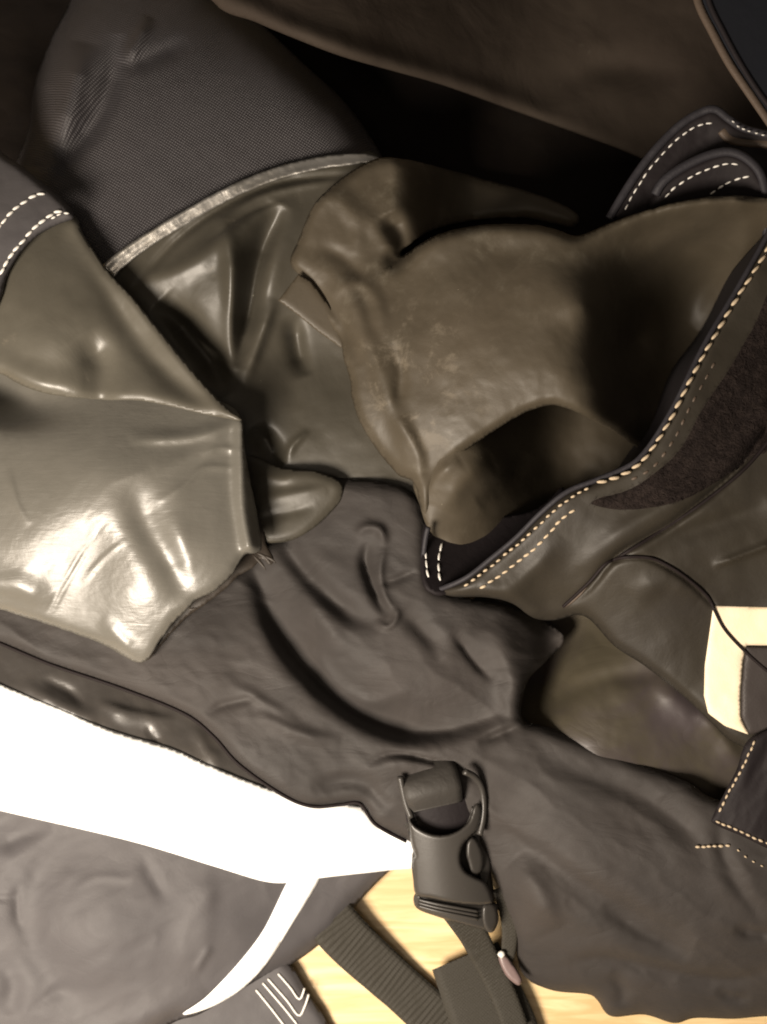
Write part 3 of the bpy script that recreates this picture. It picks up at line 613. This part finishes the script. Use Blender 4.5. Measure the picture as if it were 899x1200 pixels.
# fuzzy loop strip
h_fz = lambda x, y: h_col(x, y) + .6
fz_out = [(905, 342), (880, 384), (850, 435), (820, 480), (795, 525), (765, 553), (735, 572), (700, 582), (690, 592), (730, 600), (790, 592), (840, 568), (880, 538), (905, 514)]
fz = sheet('loop_strip', fz_out, h_fz, M['fuzz'], collar, 'dark fuzzy strip inside the collar edge', step=3, thick=1.2, roll=(1, 4))
V = []; F = []; po = np.array(fz_out, float)
while len(V) < 9000:
    x = random.uniform(690, 905); y = random.uniform(360, 602)
    if not inside(np.array([x]), np.array([y]), po)[0]: continue
    a = random.uniform(0, 6.28); l = random.uniform(.5, 1.5) / 1000; c = P(x, y, (float(h_fz(np.array([x]), np.array([y]))[0]) - .1) / 1000)
    dr = np.array([math.cos(a), math.sin(a), 0]); s = np.array([-dr[1], dr[0], 0]) * .00007
    b = len(V); V += [tuple(c - s), tuple(c + s), tuple(c + dr * l + np.array([0, 0, l * .8]))]; F.append((b, b + 1, b + 2))
me = bpy.data.meshes.new('fuzz'); me.from_pydata(V, [], F); o = link('fuzz', me, M['fuzz'], collar, smooth=False); o['kind'] = 'stuff'
# piping threads on the collar
tube('piping', [(660, 711), (690, 683), (716, 657), (757, 653), (785, 664), (812, 683), (830, 700), (838, 716), (850, 738), (873, 763), (899, 786), (930, 810)], h_col, .75, M['thread_dark'], collar, lift=1.2)
tube('piping', [(905, 512), (870, 552), (820, 592), (770, 625), (722, 655)], h_col, .8, M['thread_dark'], collar, lift=.6)
tube('piping', [(662, 712), (676, 700), (688, 688)], h_col, .7, M['binding_warm'], collar, lift=.6, taper=.3)

# cream L-shaped tape and the dark badge inside it
h_cr = lambda x, y: h_col(x, y) + 1.0
sheet('cream_tape', [(836, 710), (960, 713), (960, 757), (875, 756), (871, 775), (868, 810), (868, 840), (878, 861), (850, 851), (830, 836), (825, 815), (826, 780), (831, 745)], h_cr, M['reflect_warm'], suit, 'cream L shaped tape at the right edge', smooth_outline=False, step=3, thick=.9, roll=(.6, 3))
sheet('badge', [(874, 758), (960, 759), (960, 862), (878, 860), (869, 840), (869, 810)], h_cr, M['badge'], suit, 'dark square inside the cream tape', smooth_outline=False, step=3.4, thick=1, lift=.3, roll=(.6, 3))

# stitched patch, lower right
h_pt = height([(836, 960, 64), (880, 870, 72), (960, 860, 74), (960, 1000, 66), (900, 930, 70)], noise=[('f', 1.5, 20, 60, 25, 4)])
pt = sheet('pocket_flap', [(884, 862), (862, 905), (836, 955), (838, 966), (870, 980), (910, 998), (970, 1010), (970, 850)], h_pt, M['black'], suit, 'black glossy flap with a cream stitched corner', step=3, thick=2, roll=(2, 4))
stitches('stitching', [(885, 868), (870, 900), (852, 933), (841, 956)], h_pt, M['thread'], pt, 6.5, 1.5, .6)
stitches('stitching', [(839, 962), (860, 971), (885, 982), (915, 995)], h_pt, M['thread'], pt, 6.5, 1.5, .6)
stitches('stitching', [(815, 993), (840, 991), (862, 992)], h_body, M['thread'], suit, 6, 1.2, .7, lift=.8)
stitches('stitching', [(864, 995), (880, 1008), (905, 1020)], h_body, M['thread'], suit, 5, 6, .45, lift=.6)

# ---- upper right: folded cuff rims
h_r1 = height([(720, 250, 80), (800, 150, 92), (835, 132, 96), (899, 150, 96), (850, 230, 76), (960, 200, 90)], noise=[('f', 1, 30, 30, 0, 5)])
r1 = sheet('upper_cuff', [(716, 252), (740, 215), (765, 180), (795, 148), (820, 132), (838, 128), (856, 140), (875, 150), (960, 168), (960, 260), (760, 262)], h_r1, M['black'], suit, 'black folded cuff rim with grey binding, upper right', step=3, thick=2, roll=(3, 4))
tube('edge_binding', [(714, 256), (738, 216), (764, 180), (795, 148), (820, 132), (838, 128), (855, 140), (874, 151), (910, 160)], h_r1, 2.0, M['binding'], r1, lift=-.6, flat=.8)
stitches('stitching', [(732, 246), (745, 223), (768, 190), (795, 162), (818, 147), (836, 144)], h_r1, M['thread_white'], r1, 8, 3, .42)
stitches('stitching', [(858, 141), (872, 152), (900, 160)], h_r1, M['thread_white'], r1, 5, 3, .5, lift=2)
tube('piping', [(846, 152), (860, 164), (905, 168)], h_r1, 2.6, M['binding_warm'], r1, lift=-.8, flat=.6)
h_r2 = height([(770, 225, 90), (850, 180, 100), (895, 210, 96), (850, 240, 84), (960, 220, 96)])
r2 = sheet('upper_cuff', [(768, 226), (790, 205), (820, 188), (852, 178), (876, 186), (892, 205), (898, 240), (770, 250)], h_r2, M['black'], suit, 'smaller black folded rim below the upper cuff', step=3, thick=2, roll=(3, 4))
tube('edge_binding', [(768, 228), (778, 212), (800, 196), (830, 182), (856, 178), (878, 188), (893, 208), (899, 245), (898, 285)], h_r2, 2.2, M['binding'], r2, lift=-.4, flat=.8)
stitches('stitching', [(779, 231), (800, 213), (825, 200), (850, 192), (868, 193)], h_r2, M['thread_white'], r2, 9, 2, .5)
stitches('stitching', [(832, 228), (850, 216), (870, 208), (886, 205)], h_r2, M['thread_white'], r2, 9, 2, .5)

# ---- flap across the top
h_top = height([(200, -80, 100), (300, 10, 104), (420, 60, 88), (560, 80, 42), (720, 120, 14), (820, 100, 12), (400, -80, 86), (560, -80, 38), (700, -80, 16), (820, -80, 12), (800, 220, 12), (600, 140, 24), (640, 60, 20)],
    strokes=[([(260, -10), (340, 30), (420, 60), (560, 105), (720, 165)], 4, 14, 16, 2, (0, 1)), ([(620, 120), (700, 80), (800, 90)], -5, 20, 20, 2)], noise=[('f', 2, 70, 70, 0, 71)])
sheet('top_flap', [(225, -80), (250, 2), (300, 26), (345, 45), (400, 66), (460, 83), (520, 100), (590, 125), (660, 150), (720, 172), (800, 200), (900, 190), (900, -80)], h_top, M['dark_flap'], suit, 'dark brown flap across the top, fading into the opening', step=4, roll=(2, 5), thick=1.6)
h_tr = height([(815, 0, 112), (895, 135, 112), (960, 0, 114), (960, 150, 114)])
tr = sheet('corner_flap', [(810, -60), (818, 5), (835, 40), (855, 75), (880, 115), (905, 150), (970, 200), (970, -60)], h_tr, M['navy'], suit, 'navy black flap at the top right corner', step=4, thick=2, roll=(3, 4))
tube('piping', [(812, -30), (819, 5), (835, 38), (855, 75), (880, 112), (905, 148)], h_tr, 2.0, M['binding_warm'], tr, lift=-1.0, flat=.8)
tube('piping', [(824, -30), (832, 5), (848, 38), (868, 75), (892, 112), (915, 140)], h_tr, 1.3, M['black'], tr, lift=0, flat=.8)

# ------------------------------------------------------------------ webbing strap and side release buckle
def ribbon(name, path, width, mat_, parent, thick=1.4, ribs=0, label=None, step=1.6, cup=0, ang=None):
    """woven webbing: path of (px,py,h_mm), px width; ribs = px pitch of the cross ridges"""
    p = smooth_path(path, n=10); p = resample(p, step)
    tn = np.gradient(p[:, :2], axis=0); tn /= np.hypot(*tn.T)[:, None]; nn = np.stack([-tn[:, 1], tn[:, 0]], -1)
    n = len(p); m = 9; V = []; F = []
    L = np.arange(n) * step; wds = np.broadcast_to(np.interp(np.linspace(0, 1, n), np.linspace(0, 1, len(np.atleast_1d(width))), np.atleast_1d(width)), (n,))
    for side in (0, 1):
        for i in range(n):
            for k in range(m):
                t = k / (m - 1) * 2 - 1
                q = p[i, :2] + nn[i] * t * wds[i] / 2
                z = p[i, 2] + cup * t * t - (thick * .35 * abs(t) ** 6) * (1 if side == 0 else -1)
                if side == 0 and ribs: z += .38 * math.sin((L[i] + t * 2.5 * math.sin(L[i] * .1)) * 2 * math.pi / ribs) * (1 - abs(t) ** 8)
                if side == 1: z -= thick
                V.append(tuple(P(q[0], q[1], z / 1000)))
    A = lambda s, i, k: s * n * m + i * m + k
    for i in range(n - 1):
        for k in range(m - 1):
            F.append((A(0, i, k), A(0, i, k + 1), A(0, i + 1, k + 1), A(0, i + 1, k)))
            F.append((A(1, i, k), A(1, i + 1, k), A(1, i + 1, k + 1), A(1, i, k + 1)))
        F.append((A(0, i, 0), A(0, i + 1, 0), A(1, i + 1, 0), A(1, i, 0)))
        F.append((A(0, i, m - 1), A(1, i, m - 1), A(1, i + 1, m - 1), A(0, i + 1, m - 1)))
    for i in (0, n - 1):
        for k in range(m - 1): F.append((A(0, i, k), A(1, i, k), A(1, i, k + 1), A(0, i, k + 1)))
    me = bpy.data.meshes.new(name); me.from_pydata(V, [], F); me.update()
    return link(name, me, mat_, parent, label)

belt = empty('buckled_strap', 'black webbing strap with a black plastic side release buckle hanging over the wooden floor', 'strap', tuple(P(540, 1080, 0.0)))
ribbon('webbing', [(345, 1020, 13), (372, 1058, 12), (405, 1098, 9), (450, 1140, 6), (500, 1185, 4.5), (560, 1245, 4)], [62, 60, 58, 54, 56, 60], M['web'], belt, ribs=6.5, label='ribbed length of webbing running off the bottom edge')
ribbon('webbing', [(545, 1120, 10), (560, 1155, 8), (578, 1200, 7), (595, 1250, 6)], [84, 92, 98, 98], M['web'], belt, ribs=4, label='broad dark webbing below the buckle')
ribbon('webbing', [(535, 1060, 34), (552, 1090, 26), (570, 1125, 17), (590, 1165, 12), (605, 1205, 10)], [44, 34, 30, 30, 30], M['web'], belt, ribs=4, label='narrow webbing hanging from the buckle')
ribbon('webbing', [(588, 1040, 30), (597, 1080, 24), (596, 1115, 18), (590, 1140, 14)], [22, 20, 18, 12], M['web'], belt, ribs=4)
ribbon('webbing', [(497, 893, 47), (503, 908, 54), (508, 928, 56), (512, 946, 51)], [60, 68, 68, 62], M['web_smooth'], belt, ribs=0, thick=2, label='folded webbing end entering the buckle', cup=-1.2)

def plate(name, outline, z, t, mat_, parent, bev=.6, holes=(), smooth_o=True, dome=0, label=None):
    """a moulded plastic plate: outline px, z = function or mm top height, rounded edge"""
    o = smooth_path(outline, True, 5) if smooth_o else np.array(outline, float)
    zf = z if callable(z) else (lambda x, y: np.full(np.shape(x), float(z)))
    c = o.mean(0)
    def f(x, y):
        d, _, _ = dist_poly(x, y, np.vstack([o, o[:1]])); r = 5.0
        e = np.clip(1 - d / r, 0, 1); return zf(x, y) - bev * 2 * (1 - np.sqrt(np.clip(1 - e * e, 0, 1)))
    ob = sheet(name, o, f, mat_, parent, label, step=1.8, thick=t, smooth_outline=False)
    return ob
zb = lambda x, y: 58 - (np.asarray(y) - 940) * .12 + (-.0035) * (np.asarray(x) - 522 - (np.asarray(y) - 1000) * .12) ** 2 * .8
buckle = plate('buckle', [(477, 950), (482, 962), (494, 972), (512, 978), (530, 976), (546, 966), (552, 955), (555, 945), (560, 941), (565, 946), (565, 958), (560, 972), (551, 981), (544, 988), (540, 1000), (541, 1013), (547, 1022), (558, 1028), (568, 1033), (575, 1045), (577, 1058), (560, 1061), (530, 1058), (505, 1053), (487, 1048), (484, 1020), (483, 1008), (486, 1003), (482, 990), (479, 970)],
      zb, 4.5, M['plastic'], belt, bev=1.2, label='black side release buckle body')
plate('side_prong', [(548, 985), (556, 981), (563, 990), (567, 1004), (566, 1018), (559, 1026), (552, 1024), (549, 1012), (546, 1000)], lambda x, y: zb(x, y) - 3, 4, M['plastic'], buckle, bev=1.2)
plate('side_arm', [(555, 940), (566, 948), (568, 965), (564, 985), (576, 1010), (570, 1040), (560, 1040), (562, 1010), (556, 985), (548, 975)], lambda x, y: zb(x, y) - 7, 4, M['plastic'], buckle, bev=1)
plate('throat_shade', [(476, 930), (556, 930), (562, 990), (545, 1020), (500, 1010), (480, 980)], lambda x, y: zb(x, y) - 9.5, 3, M['black'], buckle, bev=1)  # black plate paints the shade in the buckle's hollow
plate('back_plate', [(488, 990), (566, 985), (574, 1015), (580, 1050), (582, 1078), (560, 1080), (525, 1072), (492, 1058)], lambda x, y: zb(x, y) - 9, 3, M['plastic_dark'], buckle, bev=1)
plate('tension_bar', [(487, 1047), (510, 1053), (540, 1058), (572, 1060), (583, 1060), (582, 1080), (576, 1090), (568, 1090), (545, 1084), (515, 1075), (488, 1064)], lambda x, y: zb(x, y) - 4.6, 4, M['plastic'], buckle, bev=1.0)
tube('frame_rail', [(544, 904), (556, 910), (564, 922), (567, 940), (566, 960), (562, 978)], lambda x, y: zb(x, y) - 2.2, 1.5, M['plastic'], buckle)
tube('frame_rail', [(469, 910), (472, 925), (476, 942), (482, 958)], lambda x, y: zb(x, y) - 3.0, 1.5, M['plastic'], buckle)
for k in range(3):
    tube('grip_ridge', [(490, 1054 + k * 3.6), (515, 1060 + k * 4.0), (560, 1068 + k * 4.6)], lambda x, y: zb(x, y) - 3.1, .75, M['plastic'], buckle)
plate('end_lug', [(566, 1062), (577, 1058), (583, 1066), (584, 1080), (578, 1092), (570, 1091), (565, 1078)], lambda x, y: zb(x, y) - 1.6, 5, M['plastic'], buckle, bev=1.2)
pull = plate('pull_tab', [(584, 1124), (586, 1118), (591, 1117), (600, 1128), (608, 1140), (612, 1149), (609, 1155), (602, 1152), (592, 1142)], lambda x, y: np.full(np.shape(x), 20.0), 2.4, M['pull'], belt, bev=.7, label='small pinkish pull tab')
plate('rivet', [(583, 1119), (586, 1114), (591, 1115), (592, 1120), (588, 1123)], lambda x, y: np.full(np.shape(x), 21.0), 2, M['thread_white'], pull, bev=.5)
